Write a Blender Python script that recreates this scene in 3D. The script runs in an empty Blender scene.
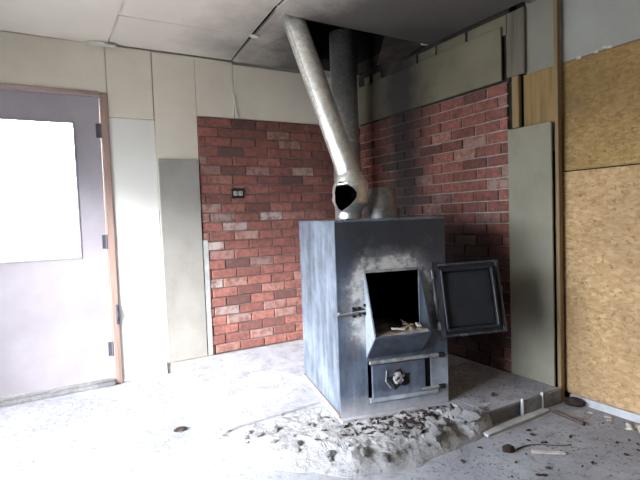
import bpy, bmesh, math, random
from mathutils import Vector, Matrix, noise as mnoise

random.seed(7)
scene = bpy.context.scene
COL = scene.collection
PI = math.pi

# ------------------------------------------------------------------ materials
class NT:
    """small helper around a material's node tree"""
    def __init__(self, name):
        self.m = bpy.data.materials.new(name)
        self.m.use_nodes = True
        self.t = self.m.node_tree
        self.b = self.t.nodes['Principled BSDF']
        self._co = None
    def n(self, kind, **kw):
        nd = self.t.nodes.new(kind)
        for k, v in kw.items():
            setattr(nd, k, v)
        return nd
    def link(self, a, b):
        self.t.links.new(a, b)
    def setv(self, sock, v):
        if isinstance(v, bpy.types.NodeSocket):
            self.link(v, sock)
        else:
            if isinstance(v, (tuple, list)) and len(v) == 3 and sock.type == 'RGBA':
                v = (*v, 1)
            sock.default_value = v
    def co(self, scale=(1, 1, 1), rot=(0, 0, 0), loc=(0, 0, 0)):
        tc = self.n('ShaderNodeTexCoord')
        mp = self.n('ShaderNodeMapping')
        mp.inputs['Scale'].default_value = scale
        mp.inputs['Rotation'].default_value = rot
        mp.inputs['Location'].default_value = loc
        self.link(tc.outputs['Object'], mp.inputs['Vector'])
        return mp.outputs['Vector']
    def noise(self, scale=5, detail=4, rough=.55, co=None, dist=0):
        nd = self.n('ShaderNodeTexNoise')
        nd.inputs['Scale'].default_value = scale
        nd.inputs['Detail'].default_value = detail
        nd.inputs['Roughness'].default_value = rough
        nd.inputs['Distortion'].default_value = dist
        self.link(co if co is not None else self.co(), nd.inputs['Vector'])
        return nd.outputs['Fac']
    def voronoi(self, scale=5, co=None, feature='F1', out='Distance', rnd=1):
        nd = self.n('ShaderNodeTexVoronoi', feature=feature)
        nd.inputs['Scale'].default_value = scale
        nd.inputs['Randomness'].default_value = rnd
        self.link(co if co is not None else self.co(), nd.inputs['Vector'])
        return nd.outputs[out]
    def ramp(self, fac, stops, interp='LINEAR'):
        nd = self.n('ShaderNodeValToRGB')
        cr = nd.color_ramp
        cr.interpolation = interp
        while len(cr.elements) < len(stops):
            cr.elements.new(.5)
        for e, (p, c) in zip(cr.elements, stops):
            e.position = p
            if isinstance(c, (int, float)):
                c = (c, c, c)
            e.color = (*c, 1)
        self.link(fac, nd.inputs['Fac'])
        return nd.outputs['Color']
    def mix(self, fac, a, b, blend='MIX'):
        nd = self.n('ShaderNodeMix', data_type='RGBA', blend_type=blend)
        self.setv(nd.inputs[0], fac)
        self.setv(nd.inputs[6], a)
        self.setv(nd.inputs[7], b)
        return nd.outputs[2]
    def math(self, op, a, b=0., c=0.):
        nd = self.n('ShaderNodeMath', operation=op)
        self.setv(nd.inputs[0], a)
        self.setv(nd.inputs[1], b)
        self.setv(nd.inputs[2], c)
        return nd.outputs[0]
    def xyz(self, co=None):
        nd = self.n('ShaderNodeSeparateXYZ')
        self.link(co if co is not None else self.co(), nd.inputs[0])
        return nd.outputs
    def bump(self, h, strength=.3, dist=.01):
        nd = self.n('ShaderNodeBump')
        nd.inputs['Strength'].default_value = strength
        nd.inputs['Distance'].default_value = dist
        self.link(h, nd.inputs['Height'])
        self.link(nd.outputs['Normal'], self.b.inputs['Normal'])
    def fin(self, color, rough=.8, metal=0., spec=None):
        self.setv(self.b.inputs['Base Color'], color)
        self.setv(self.b.inputs['Roughness'], rough)
        self.setv(self.b.inputs['Metallic'], metal)
        if spec is not None:
            self.b.inputs['Specular IOR Level'].default_value = spec
        return self.m

def scaled(c, k):
    return tuple(min(1, x * k) for x in c)

def plain(name, c, rough=.8, metal=0., var=.25, scale=14, bump=.15, spec=.3):
    g = NT(name)
    f = g.noise(scale, 5)
    col = g.ramp(f, [(.3, scaled(c, 1 - var)), (.7, scaled(c, 1 + var * .5))])
    if bump:
        g.bump(g.noise(scale * 4, 4), bump, .004)
    return g.fin(col, rough, metal, spec)

def painted_board(name, c, dirt, amount=.5, smudge=1.4):
    """painted sheet: faint roller texture, smoky smudges, specks"""
    g = NT(name)
    big = g.ramp(g.noise(smudge, 6, .6), [(.38, 0.), (.75, 1.)])
    base = g.mix(g.math('MULTIPLY', big, amount), c, dirt)
    spk = g.ramp(g.noise(38, 3), [(.72, 0.), (.78, 1.)])
    base = g.mix(g.math('MULTIPLY', spk, .35), base, scaled(dirt, .5))
    g.bump(g.noise(70, 3), .12, .003)
    return g.fin(base, .75, 0, .25)

def cement_mat(name, c):
    g = NT(name)
    f = g.noise(2.2, 6, .65)
    col = g.ramp(f, [(.3, scaled(c, .78)), (.55, c), (.8, scaled(c, 1.15))])
    f2 = g.ramp(g.noise(9, 5, .7, g.co((1, 1, .35))), [(.55, 0.), (.75, 1.)])
    col = g.mix(g.math('MULTIPLY', f2, .3), col, scaled(c, .62))
    g.bump(g.noise(55, 4), .18, .003)
    return g.fin(col, .85, 0, .2)

def osb_mat(name, k0=1., mott=.5, tint=(1, 1, 1)):
    g = NT(name)
    layers = None
    for k, (rx, sx) in enumerate(((.3, 1), (1.2, 1), (2.1, 1), (2.8, 1))):
        co = g.co((1, 7, 15), (rx, 0, 0), (k * 3.1, k * 1.7, k))
        v = g.voronoi(5.0, co, out='Color')
        s = g.n('ShaderNodeSeparateColor'); g.link(v, s.inputs[0])
        c = g.ramp(s.outputs[0], [(0, (.42, .28, .125)), (.35, (.50, .345, .165)), (.7, (.55, .39, .195)), (1, (.63, .47, .26))])
        if layers is None:
            layers = c
        else:
            m = g.ramp(s.outputs[1], [(.52, 0.), (.54, 1.)])
            layers = g.mix(m, layers, c)
    big = g.ramp(g.noise(2.0, 5, .6), [(.4, 0.), (.68, 1.)])
    layers = g.mix(g.math('MULTIPLY', big, mott), layers, (.27, .18, .10))
    layers = g.mix(1., layers, tuple(k0 * t for t in tint), 'MULTIPLY')
    sp = g.ramp(g.noise(45, 3), [(.6, 0.), (.68, 1.)])
    layers = g.mix(g.math('MULTIPLY', sp, .6), layers, (.16, .1, .05))
    g.bump(g.noise(40, 4), .2, .003)
    return g.fin(layers, .75, 0, .2)

def wood_mat(name, c, along='z'):
    g = NT(name)
    sc = {'z': (22, 22, 1.2), 'x': (1.2, 22, 22), 'y': (22, 1.2, 22)}[along]
    f = g.noise(1.6, 6, .6, g.co(sc), .4)
    col = g.ramp(f, [(.3, scaled(c, .6)), (.5, c), (.75, scaled(c, 1.25))])
    g.bump(f, .2, .003)
    return g.fin(col, .7, 0, .25)

def wall_soot_shade(g, col, k=1.):
    """right wall: a ragged soot streak above the flue, and shade painted low behind the stove"""
    o = g.xyz()
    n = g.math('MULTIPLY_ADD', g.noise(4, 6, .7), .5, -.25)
    d = g.math('ADD', g.math('ABSOLUTE', g.math('ADD', o[1], .60)), g.math('MULTIPLY', n, .5))
    s = g.ramp(d, [(.07, .95 * k), (.2, .65 * k), (.38, 0.)])
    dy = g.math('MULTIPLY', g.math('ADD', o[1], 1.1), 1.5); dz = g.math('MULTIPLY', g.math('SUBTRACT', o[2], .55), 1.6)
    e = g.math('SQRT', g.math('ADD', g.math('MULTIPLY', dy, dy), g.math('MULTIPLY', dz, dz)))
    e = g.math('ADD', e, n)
    s2 = g.ramp(e, [(.5, .95 * k), (.75, .8 * k), (1., 0.)])  # low patch: the stove's shade, painted into the wall colour
    col = g.mix(s, col, (.02, .016, .016))
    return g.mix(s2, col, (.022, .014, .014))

def brick_mat(name='brick_faces', soot_shade_wall=False):
    g = NT(name)
    at = g.n('ShaderNodeAttribute', attribute_name='tone')
    s = g.n('ShaderNodeSeparateColor'); g.link(at.outputs['Color'], s.inputs[0])
    col = g.ramp(s.outputs[0], [(0, (.13, .07, .062)), (.2, (.23, .09, .072)), (.5, (.32, .115, .088)),
                                (.8, (.40, .15, .115)), (1, (.43, .23, .18))])
    f = g.noise(30, 7, .78)
    col = g.mix(g.ramp(f, [(.42, 0.), (.62, .85)]), col, (.12, .06, .055))
    col = g.mix(g.ramp(g.noise(48, 4, .7, g.co((1, 1, 1), (0, 0, 0), (3, 1, 2))), [(.6, 0.), (.72, .5)]), col, (.45, .27, .2))
    # whitewash left on a few bricks
    w = g.math('MULTIPLY', s.outputs[1], g.ramp(g.noise(22, 5, .7), [(.36, 0.), (.56, 1.)]))
    col = g.mix(w, col, (.55, .47, .42))
    # patchy soot film with its own outline
    soot = g.math('MULTIPLY', s.outputs[2], g.ramp(g.noise(6, 6, .7), [(.2, .35), (.6, 1.)]))
    col = g.mix(soot, col, (.022, .016, .016))
    if soot_shade_wall: col = wall_soot_shade(g, col)
    g.bump(g.noise(60, 5, .7), .5, .004)
    return g.fin(col, .85, 0, .25)

def mortar_mat(name='mortar', c0=(.12, .10, .09), c1=(.26, .225, .2), soot_shade_wall=False):
    g = NT(name)
    at = g.n('ShaderNodeAttribute', attribute_name='tone')
    s = g.n('ShaderNodeSeparateColor'); g.link(at.outputs['Color'], s.inputs[0])
    col = g.ramp(g.noise(20, 5), [(.3, c0), (.7, c1)])
    if soot_shade_wall: col = wall_soot_shade(g, col, .9)
    g.bump(g.noise(70, 4), .5, .004)
    return g.fin(col, .95, 0, .1)

def steel_mat(name, c, wear=.5, stain=None):
    """sooty blue-grey stove steel with chalky, rubbed patches"""
    g = NT(name)
    f = g.noise(5, 7, .65)
    col = g.ramp(f, [(.3, scaled(c, .42)), (.5, c), (.68, scaled(c, 1.65))])
    streak = g.ramp(g.noise(3.5, 5, .7, g.co((6, 6, .7))), [(.5, 0.), (.78, 1.)])
    col = g.mix(g.math('MULTIPLY', streak, wear), col, (.3, .34, .4))
    sp = g.ramp(g.noise(60, 3), [(.68, 0.), (.75, 1.)])
    col = g.mix(g.math('MULTIPLY', sp, .4), col, (.02, .02, .022))
    if stain:
        col = stain(g, col)
    g.bump(g.noise(45, 5), .15, .003)
    r = g.ramp(g.noise(9, 4), [(.3, .38), (.7, .6)])
    return g.fin(col, r, .0, .5)

def front_stain(g, col):
    """black baked band at the top, chalk-white ash burn arched round the loading opening, rust at the left of it"""
    o = g.xyz()
    wob = g.math('MULTIPLY_ADD', g.noise(9, 5, .7), .16, -.08)
    top = g.n('ShaderNodeMapRange'); g.link(g.math('ADD', o[2], wob), top.inputs[0])
    top.inputs[1].default_value = .66; top.inputs[2].default_value = .84
    col = g.mix(g.math('MULTIPLY', top.outputs[0], .85), col, (.026, .026, .031))
    dx = g.math('DIVIDE', g.math('SUBTRACT', o[0], .305), .205)
    dz = g.math('DIVIDE', g.math('SUBTRACT', o[2], .56), .225)
    p4 = lambda v: g.math('POWER', g.math('ABSOLUTE', v), 3.)
    d = g.math('POWER', g.math('ADD', p4(dx), p4(dz)), 1 / 3.)
    d = g.math('ADD', d, g.math('MULTIPLY_ADD', g.noise(11, 6, .75), .7, -.35))
    band = g.ramp(g.math('MULTIPLY', d, .5), [(.34, .0), (.42, .95), (.53, .95), (.60, .2), (.7, 0.)])
    ash = g.math('MULTIPLY', band, g.ramp(g.noise(16, 6, .7), [(.3, 0.), (.52, 1.)]))
    up = g.n('ShaderNodeMapRange'); g.link(g.math('ADD', o[2], wob), up.inputs[0])
    up.inputs[1].default_value = .30; up.inputs[2].default_value = .44
    ash = g.math('MULTIPLY', ash, up.outputs[0])
    col = g.mix(ash, col, (.52, .51, .49))
    low = g.n('ShaderNodeMapRange'); g.link(g.math('ADD', o[2], wob), low.inputs[0])
    low.inputs[1].default_value = .12; low.inputs[2].default_value = .0
    col = g.mix(g.math('MULTIPLY', low.outputs[0], .6), col, (.46, .45, .46))
    rust = g.ramp(g.noise(7, 6, .7, g.co((1, 1, .5), (0, 0, 0), (5, 2, 1))), [(.58, 0.), (.7, .55)])
    col = g.mix(rust, col, (.17, .09, .055))
    return col

def galvanized(name, c, rough=.3, dirt=.35):
    g = NT(name)
    v = g.voronoi(55, out='Color')
    s = g.n('ShaderNodeSeparateColor'); g.link(v, s.inputs[0])
    col = g.ramp(s.outputs[0], [(0, scaled(c, .85)), (1, scaled(c, 1.1))])
    d = g.ramp(g.noise(4, 6, .7), [(.5, 0.), (.78, 1.)])
    col = g.mix(g.math('MULTIPLY', d, dirt), col, (.2, .18, .15))
    r = g.ramp(g.noise(6, 4), [(.3, rough), (.75, rough + .18)])
    g.bump(g.noise(12, 3), .06, .004)
    return g.fin(col, r, .95)

def rubble_mat(name, c, dark, amt=.5):
    g = NT(name)
    f = g.noise(9, 8, .7)
    col = g.ramp(f, [(.28, scaled(c, .6)), (.5, c), (.75, scaled(c, 1.2))])
    s = g.ramp(g.noise(26, 5, .7), [(.55, 0.), (.68, 1.)])
    col = g.mix(g.math('MULTIPLY', s, amt), col, dark)
    g.bump(g.noise(36, 7, .75), 1., .012)
    return g.fin(col, .95, 0, .1)

def floor_mat():
    g = NT('dirty_concrete_floor')
    f = g.noise(1.6, 7, .65)
    col = g.ramp(f, [(.3, (.22, .22, .245)), (.5, (.32, .32, .345)), (.72, (.44, .44, .46))])
    s = g.ramp(g.noise(22, 6, .75), [(.52, 0.), (.66, 1.)])
    col = g.mix(g.math('MULTIPLY', s, .6), col, (.13, .12, .125))
    s2 = g.ramp(g.noise(7, 5, .7, g.co((1, 2.2, 1), (0, 0, .5))), [(.6, 0.), (.72, 1.)])
    col = g.mix(g.math('MULTIPLY', s2, .35), col, (.5, .5, .5))
    g.bump(g.noise(24, 7, .75), .9, .012)
    return g.fin(col, .85, 0, .25)

def ceiling_mat():
    g = NT('smoke_stained_ceiling_board')
    big = g.ramp(g.noise(1.1, 6, .6), [(.35, 0.), (.75, 1.)])
    col = g.mix(g.math('MULTIPLY', big, .45), (.72, .655, .57), (.50, .44, .37))
    # soot from the flue: heaviest round the hole, ragged edge
    o = g.xyz()
    dx = g.math('ADD', o[0], .12); dy = g.math('MULTIPLY', g.math('ADD', o[1], .72), .8)
    d = g.math('SQRT', g.math('ADD', g.math('MULTIPLY', dx, dx), g.math('MULTIPLY', dy, dy)))
    d = g.math('ADD', d, g.math('MULTIPLY_ADD', g.noise(2.2, 6, .7), .9, -.45))
    s = g.ramp(g.math('MULTIPLY', d, .5), [(.15, .97), (.42, .9), (.6, .5), (.8, .0)])
    col = g.mix(s, col, (.055, .052, .055))
    g.bump(g.noise(45, 3), .1, .003)
    return g.fin(col, .85, 0, .2)

def sooty_panel_mat():
    """grey board over the brick; one drip of soot runs down its left half"""
    g = NT('grey_board_with_soot')
    f = g.noise(2.2, 6, .65)
    c = (.185, .17, .12)
    col = g.ramp(f, [(.3, scaled(c, .75)), (.55, c), (.8, scaled(c, 1.15))])
    o = g.xyz()
    d = g.math('ABSOLUTE', g.math('ADD', o[1], .60))
    d = g.math('ADD', d, g.math('MULTIPLY_ADD', g.noise(5, 5, .7), .3, -.15))
    s = g.ramp(d, [(.10, .93), (.45, .0)])
    col = g.mix(s, col, (.03, .028, .028))
    g.bump(g.noise(55, 4), .15, .003)
    return g.fin(col, .85, 0, .2)

def thin_glass(name, tint=(.95, .97, 1)):
    g = NT(name)
    t = g.t
    tr = g.n('ShaderNodeBsdfTransparent'); tr.inputs[0].default_value = (*tint, 1)
    gl = g.n('ShaderNodeBsdfGlossy'); gl.inputs['Roughness'].default_value = .02
    fr = g.n('ShaderNodeFresnel'); fr.inputs['IOR'].default_value = 1.45
    mx = g.n('ShaderNodeMixShader')
    g.link(fr.outputs[0], mx.inputs[0]); g.link(tr.outputs[0], mx.inputs[1]); g.link(gl.outputs[0], mx.inputs[2])
    out = [n for n in t.nodes if n.type == 'OUTPUT_MATERIAL'][0]
    g.link(mx.outputs[0], out.inputs['Surface'])
    t.nodes.remove(g.b)
    return g.m

M = dict(
    cream=painted_board('cream_painted_board', (.72, .665, .56), (.46, .40, .32), .55),
    white=painted_board('white_painted_board', (.73, .715, .66), (.52, .48, .41), .4),
    upperwhite=painted_board('greyish_white_painted_board', (.25, .245, .205), (.13, .125, .10), .6, 2.2),
    darkwall=painted_board('darkened_unseen_wall', (.16, .13, .1), (.08, .065, .05), .5),  # walls out of view, coloured dark to cut bounce light
    plaster=painted_board('plain_plaster', (.56, .53, .47), (.4, .37, .33), .4),
    upperwhite2=painted_board('scuffed_white_board', (.36, .365, .335), (.22, .22, .2), .6, 2.2),
    cement=cement_mat('cement_board', (.29, .27, .24)),
    cement_r=cement_mat('weathered_cement_board', (.255, .24, .185)),
    sootpanel=sooty_panel_mat(),
    osb=osb_mat('strand_board', 0.9, .5, (1, .93, .94)), osb_shaded=osb_mat('shaded_strand_board', .66, .8, (1, .93, .74)),  # upper sheet is the same board, coloured darker for the weaker light there
    ply=wood_mat('plywood', (.27, .18, .075), 'z'),
    post=wood_mat('raw_stud', (.25, .17, .09), 'z'),
    greypost=wood_mat('greyed_stud', (.15, .135, .105), 'z'),
    doorwood=wood_mat('worn_reddish_door_trim', (.30, .205, .17), 'z'),
    doorwood_x=wood_mat('worn_reddish_head_trim', (.36, .27, .25), 'x'),
    doorpaint=plain('worn_lilac_grey_door_paint', (.33, .30, .325), .5, 0, .16, 3, .08, .4),
    brick=brick_mat(), mortar=mortar_mat(),
    brick_r=brick_mat('smoked_shaded_brick_faces', True), mortar_r=mortar_mat('smoked_shaded_mortar', (.26, .24, .21), (.42, .385, .34), True),
    strip=plain('pale_mortar_strip', (.38, .38, .36), .9),
    steel=steel_mat('stove_side_steel', (.10, .12, .15), .6),
    front=steel_mat('stove_front_steel', (.062, .078, .112), .3, front_stain),
    underside=steel_mat('blue_lip_steel', (.055, .072, .105), .25),
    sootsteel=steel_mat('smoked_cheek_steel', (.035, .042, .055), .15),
    hopper=steel_mat('chalky_hopper_steel', (.22, .245, .28), .8),
    hinge=steel_mat('rubbed_hinge_steel', (.03, .03, .033), .5),
    blacksteel=steel_mat('black_stove_door', (.012, .014, .019), .03),
    ironblack=plain('burnt_black_iron', (.016, .015, .016), .7),
    palemetal=plain('ash_white_metal', (.27, .265, .265), .7, 0, .6, 25),
    pipe=galvanized('galvanised_stovepipe', (.84, .84, .80), .34, .12),
    collar=galvanized('dull_collar_metal', (.30, .295, .28), .42, .6),
    oldpipe=galvanized('sooty_chimney_pipe', (.75, .74, .72), .42, .3),
    soot=plain('soot', (.012, .011, .012), .95, 0, .3, 8, .4, .1),
    sootwood=plain('charred_timber', (.05, .042, .038), .95, 0, .4, 8, .5, .1),
    ceil=ceiling_mat(),
    paper=plain('torn_white_paper', (.6, .57, .5), .9, 0, .2),
    floor=floor_mat(),
    slab=rubble_mat('dusty_hearth_tile', (.37, .36, .385), (.2, .18, .18), .35),
    edge=rubble_mat('grey_edge_tile', (.27, .275, .295), (.16, .16, .17), .3),
    rubble=rubble_mat('crumbled_concrete', (.36, .35, .35), (.11, .10, .10), .7),
    chunk=rubble_mat('concrete_lump', (.31, .30, .30), (.2, .19, .19), .4),
    coal=plain('charcoal', (.05, .036, .032), .9, 0, .4, 30, .4, .1),
    grit=plain('floor_grit', (.16, .14, .13), .95, 0, .5, 30),
    whitestrip=plain('chipped_white_strip', (.52, .52, .53), .7, 0, .2),
    stick=wood_mat('dark_stick', (.09, .065, .055), 'x'),
    palestick=wood_mat('pale_stick', (.5, .46, .4), 'x'),
    ash=rubble_mat('wood_ash', (.32, .27, .23), (.1, .08, .07), .6),
    tan=plain('tan_wood_scrap', (.42, .31, .17), .8),
    boxblack=plain('black_outlet_box', (.012, .012, .013), .6),
    receptacle=plain('grimy_ivory_receptacle', (.42, .42, .36), .5),
    hingeiron=plain('dark_hinge_iron', (.07, .07, .085), .5),
    alu=galvanized('threshold_aluminium', (.55, .55, .55), .35, .4),
    basestrip=plain('pinkish_grout_strip', (.36, .28, .245), .9, 0, .4, 12),
    glass=thin_glass('window_glass'),
)

# ------------------------------------------------------------------ mesh helpers
def obj(name, bm, m, parent=None, smooth=False, loc=None):
    me = bpy.data.meshes.new(name)
    bmesh.ops.recalc_face_normals(bm, faces=bm.faces[:])
    bm.to_mesh(me); bm.free()
    ms = m if isinstance(m, (list, tuple)) else [m]
    for x in ms:
        me.materials.append(x)
    if smooth:
        for p in me.polygons:
            p.use_smooth = True
    o = bpy.data.objects.new(name, me)
    COL.objects.link(o)
    if parent is not None:
        o.parent = parent
    if loc is not None:
        o.location = loc
    return o

def tag(o, label=None, cat=None, group=None, kind=None):
    if label: o['label'] = label
    if cat: o['category'] = cat
    if group: o['group'] = group
    if kind: o['kind'] = kind
    return o

def empty(name, loc, rz=0, label=None, cat=None, group=None, kind=None):
    o = bpy.data.objects.new(name, None)
    COL.objects.link(o)
    o.location = loc
    o.rotation_euler = (0, 0, rz)
    o.empty_display_size = .1
    return tag(o, label, cat, group, kind)

def B():
    return bmesh.new()

def box(bm, a, b, bevel=0., mtx=None, mi=0):
    lo = [min(a[i], b[i]) for i in range(3)]; hi = [max(a[i], b[i]) for i in range(3)]
    vs = [bm.verts.new((x, y, z)) for x in (lo[0], hi[0]) for y in (lo[1], hi[1]) for z in (lo[2], hi[2])]
    fs = []
    for q in ((0, 1, 3, 2), (4, 6, 7, 5), (0, 4, 5, 1), (2, 3, 7, 6), (0, 2, 6, 4), (1, 5, 7, 3)):
        f = bm.faces.new([vs[i] for i in q]); f.material_index = mi; fs.append(f)
    if bevel > 0:
        es = list({e for f in fs for e in f.edges})
        r = bmesh.ops.bevel(bm, geom=es, offset=bevel, segments=1, affect='EDGES', profile=.5)
        vs = list({v for f in r['faces'] for v in f.verts} | {v for v in vs if v.is_valid})
    if mtx is not None:
        for v in vs:
            v.co = mtx @ v.co
    return vs

def prism(bm, pts, d0, d1, axis=2, mtx=None):
    """closed prism: 2-D polygon pts extruded along an axis from d0 to d1"""
    def P(p, d):
        if axis == 2: return (p[0], p[1], d)
        if axis == 1: return (p[0], d, p[1])
        return (d, p[0], p[1])
    a = [bm.verts.new(P(p, d0)) for p in pts]
    b = [bm.verts.new(P(p, d1)) for p in pts]
    n = len(pts)
    bm.faces.new(a); bm.faces.new(b[::-1])
    for i in range(n):
        bm.faces.new((a[i], a[(i + 1) % n], b[(i + 1) % n], b[i]))
    if mtx is not None:
        for v in a + b:
            v.co = mtx @ v.co

def frame_of(d):
    d = Vector(d).normalized()
    up = Vector((0, 0, 1)) if abs(d.z) < .95 else Vector((0, 1, 0))
    x = up.cross(d).normalized(); y = d.cross(x)
    return x, y, d

def tube(bm, pts, rad, seg=24, cap=True, ref=None):
    """swept tube along points; rad is a number or a list"""
    pts = [Vector(p) for p in pts]
    n = len(pts)
    rs = rad if isinstance(rad, (list, tuple)) else [rad] * n
    x0 = None; rings = []
    for i, p in enumerate(pts):
        t = (pts[min(i + 1, n - 1)] - pts[max(i - 1, 0)]).normalized()
        if x0 is None:
            x0 = frame_of(t)[0] if ref is None else Vector(ref)
        x = (x0 - t * x0.dot(t)).normalized(); y = t.cross(x); x0 = x
        rings.append([bm.verts.new(p + (x * math.cos(2 * PI * k / seg) + y * math.sin(2 * PI * k / seg)) * rs[i]) for k in range(seg)])
    for a, b in zip(rings, rings[1:]):
        for k in range(seg):
            bm.faces.new((a[k], a[(k + 1) % seg], b[(k + 1) % seg], b[k]))
    if cap:
        bm.faces.new(rings[0][::-1]); bm.faces.new(rings[-1])
    return rings

def lathe(bm, prof, seg=32, centre=(0, 0, 0)):
    cx, cy, cz = centre
    rings = []
    for r, z in prof:
        rings.append([bm.verts.new((cx + r * math.cos(2 * PI * k / seg), cy + r * math.sin(2 * PI * k / seg), cz + z)) for k in range(seg)])
    for a, b in zip(rings, rings[1:]):
        for k in range(seg):
            bm.faces.new((a[k], a[(k + 1) % seg], b[(k + 1) % seg], b[k]))
    return rings

def lump_bm(size, seed, sub=2, rough=.35):
    bm = B()
    bmesh.ops.create_icosphere(bm, subdivisions=sub, radius=1)
    for v in bm.verts:
        q = v.co * 1.3 + Vector((seed * 3.7, seed * 1.3, -seed))
        k = 1 + rough * (mnoise.noise(q) * 1.4 + .5 * mnoise.noise(q * 2.7))
        v.co = Vector((v.co.x * size[0], v.co.y * size[1], max(v.co.z, -.55) * size[2])) * k
    lo = min(v.co.z for v in bm.verts)
    for v in bm.verts:
        v.co.z -= lo
    return bm

def clip_rect(poly, x0, x1, y0, y1):
    def cut(ps, ins, inter):
        out = []
        for i, p in enumerate(ps):
            q = ps[i - 1]
            if ins(p):
                if not ins(q): out.append(inter(q, p))
                out.append(p)
            elif ins(q):
                out.append(inter(q, p))
        return out
    def ix(c):
        return lambda a, b: (c, a[1] + (b[1] - a[1]) * (c - a[0]) / (b[0] - a[0]))
    def iy(c):
        return lambda a, b: (a[0] + (b[0] - a[0]) * (c - a[1]) / (b[1] - a[1]), c)
    for ins, it in ((lambda p: p[0] >= x0, ix(x0)), (lambda p: p[0] <= x1, ix(x1)), (lambda p: p[1] >= y0, iy(y0)), (lambda p: p[1] <= y1, iy(y1))):
        poly = cut(poly, ins, it)
        if not poly: return []
    return poly

# ------------------------------------------------------------------ room dimensions (metres)
XL, XR, YF, YB, H = -3.45, .06, -4.7, 0., 2.355
HZ = .085            # hearth height
WY0, WY1, WZ0, WZ1 = -2.6, -.3, .12, 1.8      # window opening in the left wall

# ---------------- floor
bm = B()
box(bm, (XL - .15, YF - .15, -.12), (XR + .2, YB + .2, 0))
tag(obj('floor', bm, M['floor']), 'dusty grey concrete floor with scattered dirt', 'floor', kind='structure')

# ---------------- ceiling
ceiling = empty('ceiling', (0, 0, 0), 0, 'smoke-stained sagging ceiling boards with dark hole round the flue', 'ceiling', kind='structure')
HX0, HX1, HY0, HY1 = -1.32, -.0, -.985, -.0
bm = B()
for a, b in (((XL - .15, YF - .15), (HX0, YB + .2)), ((HX0, YF - .15), (XR + .2, HY0)), ((HX1, HY0), (XR + .2, YB + .2)), ((HX0, HY1), (HX1, YB + .2))):
    box(bm, (a[0], a[1], H + .03), (b[0], b[1], H + .12))
obj('ceiling_deck', bm, M['sootwood'], ceiling)
bm = B()   # open roof cavity above the hole
z0, z1 = H + .12, H + .62
box(bm, (HX0 - .03, HY0 - .03, z1), (HX1 + .03, HY1 + .03, z1 + .03))
for a, b in (((HX0 - .03, HY0 - .03), (HX0, HY1 + .03)), ((HX1, HY0 - .03), (HX1 + .03, HY1 + .03)), ((HX0, HY0 - .03), (HX1, HY0)), ((HX0, HY1), (HX1, HY1 + .03))):
    box(bm, (a[0], a[1], z0), (b[0], b[1], z1))
obj('roof_cavity', bm, M['soot'], ceiling)
for yy in (-.62,):
    bm = B(); box(bm, (HX0, yy, H + .16), (HX1, yy + .045, H + .30))
    obj('joist', bm, M['sootwood'], ceiling)

def cpanel(pts, z, th=.02, name='ceiling_board', tilt=None):
    bm = B(); prism(bm, pts, z, z + th)
    if tilt:
        for v in bm.verts:
            v.co.z += tilt(v.co)
    return obj(name, bm, M['ceil'], ceiling)
g = .006
cpanel([(XL, YF), (-2.11 - g, YF), (-2.085 - g, YB), (XL, YB)], H, tilt=lambda c: -.012 if c.y > -.1 and c.x > -2.5 else 0)
cpanel([(-2.11 + g, -.52), (-1.70, -.527), (-1.25 - g, -.527), (-1.195 - g, YB), (-2.085 + g, YB)], H)
cpanel([(-2.11 + g, YF), (-1.29 - g, YF), (-1.29 - g, -1.0), (-1.25 - g, -.531), (-1.70, -.531), (-2.11 + g, -.525)], H)
cpanel([(-1.25 + g, -.93), (-1.17, -.915), (-1.04, -.74), (-.86, -.5), (-.63, -.16), (-.60, YB), (-1.195 + g, YB)], H,
       tilt=lambda c: .02 if c.y < -.8 else -.004)
cpanel([(-1.29 + g, YF), (XR, YF), (XR, -1.75), (-.035, -1.74), (-.035, -.955), (-1.15, -.985), (-1.29 + g, -1.0)], H - .018, .02)
# hanging scraps of board at the edge of the hole
bm = B()
prism(bm, [(-.42, -.93), (-.06, -.95), (-.07, -.72), (-.2, -.55), (-.3, -.72)], H - .005, H + .004)
for v in bm.verts:
    v.co.z += -.05 * max(0, (v.co.y + .93)) / .3 + .012 * mnoise.noise(v.co * 9)
obj('torn_board', bm, M['sootwood'], ceiling)
for k, (x, y, s) in enumerate(((-2.12, -.04, .045), (-2.17, -.02, .03), (-1.24, -.56, .02), (-.06, -.93, .02))):
    bm = lump_bm((s * 1.6, s * .7, s * .5), 30 + k, 2, .5)
    obj('torn_edge', bm, M['paper'], ceiling, loc=(x, y, H - s * .75))

# ---------------- back wall (the one with the door)
wb = empty('wall_back', (0, 0, 0), 0, 'cream painted sheet wall with door and brick facing behind stove', 'wall', kind='structure')
DX0, DX1, DZ1 = -3.09, -2.112, 2.018      # rough door opening
T = .02
bm = B()
for a, b in (((XL - .15, 0), (DX0, H + .1)), ((DX0, DZ1), (DX1, H + .1)), ((DX1, 0), (XR + .2, H + .1))):
    box(bm, (a[0], T, a[1]), (b[0], T + .12, b[1]))
obj('wall_core', bm, M['plaster'], wb)

def wpanel(x0, x1, z0, z1, m, proud=0., name='wall_board', th=T):
    bm = B(); box(bm, (x0, -proud, z0), (x1, th - proud if proud else th, z1), .0006)
    return obj(name, bm, M[m], wb)
wpanel(XL, -2.108, DZ1 + .004, H - .012, 'cream')
wpanel(XL, DX0 - .05, 0, DZ1, 'cream')
wpanel(-2.103, -1.803, 1.857, H - .012, 'cream', .003)
wpanel(-2.108, -1.7985, .004, 1.854, 'white')
wpanel(-1.796, -1.490, 1.2, H - .012, 'cream', .002)
wpanel(-1.793, -1.493, 0.09, 1.19, 'cream')
wpanel(-1.4865, -1.1905, 1.909, H - .014, 'cream', .001)
wpanel(-1.185, -.0, 1.911, H - .03, 'cream', .003)
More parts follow.
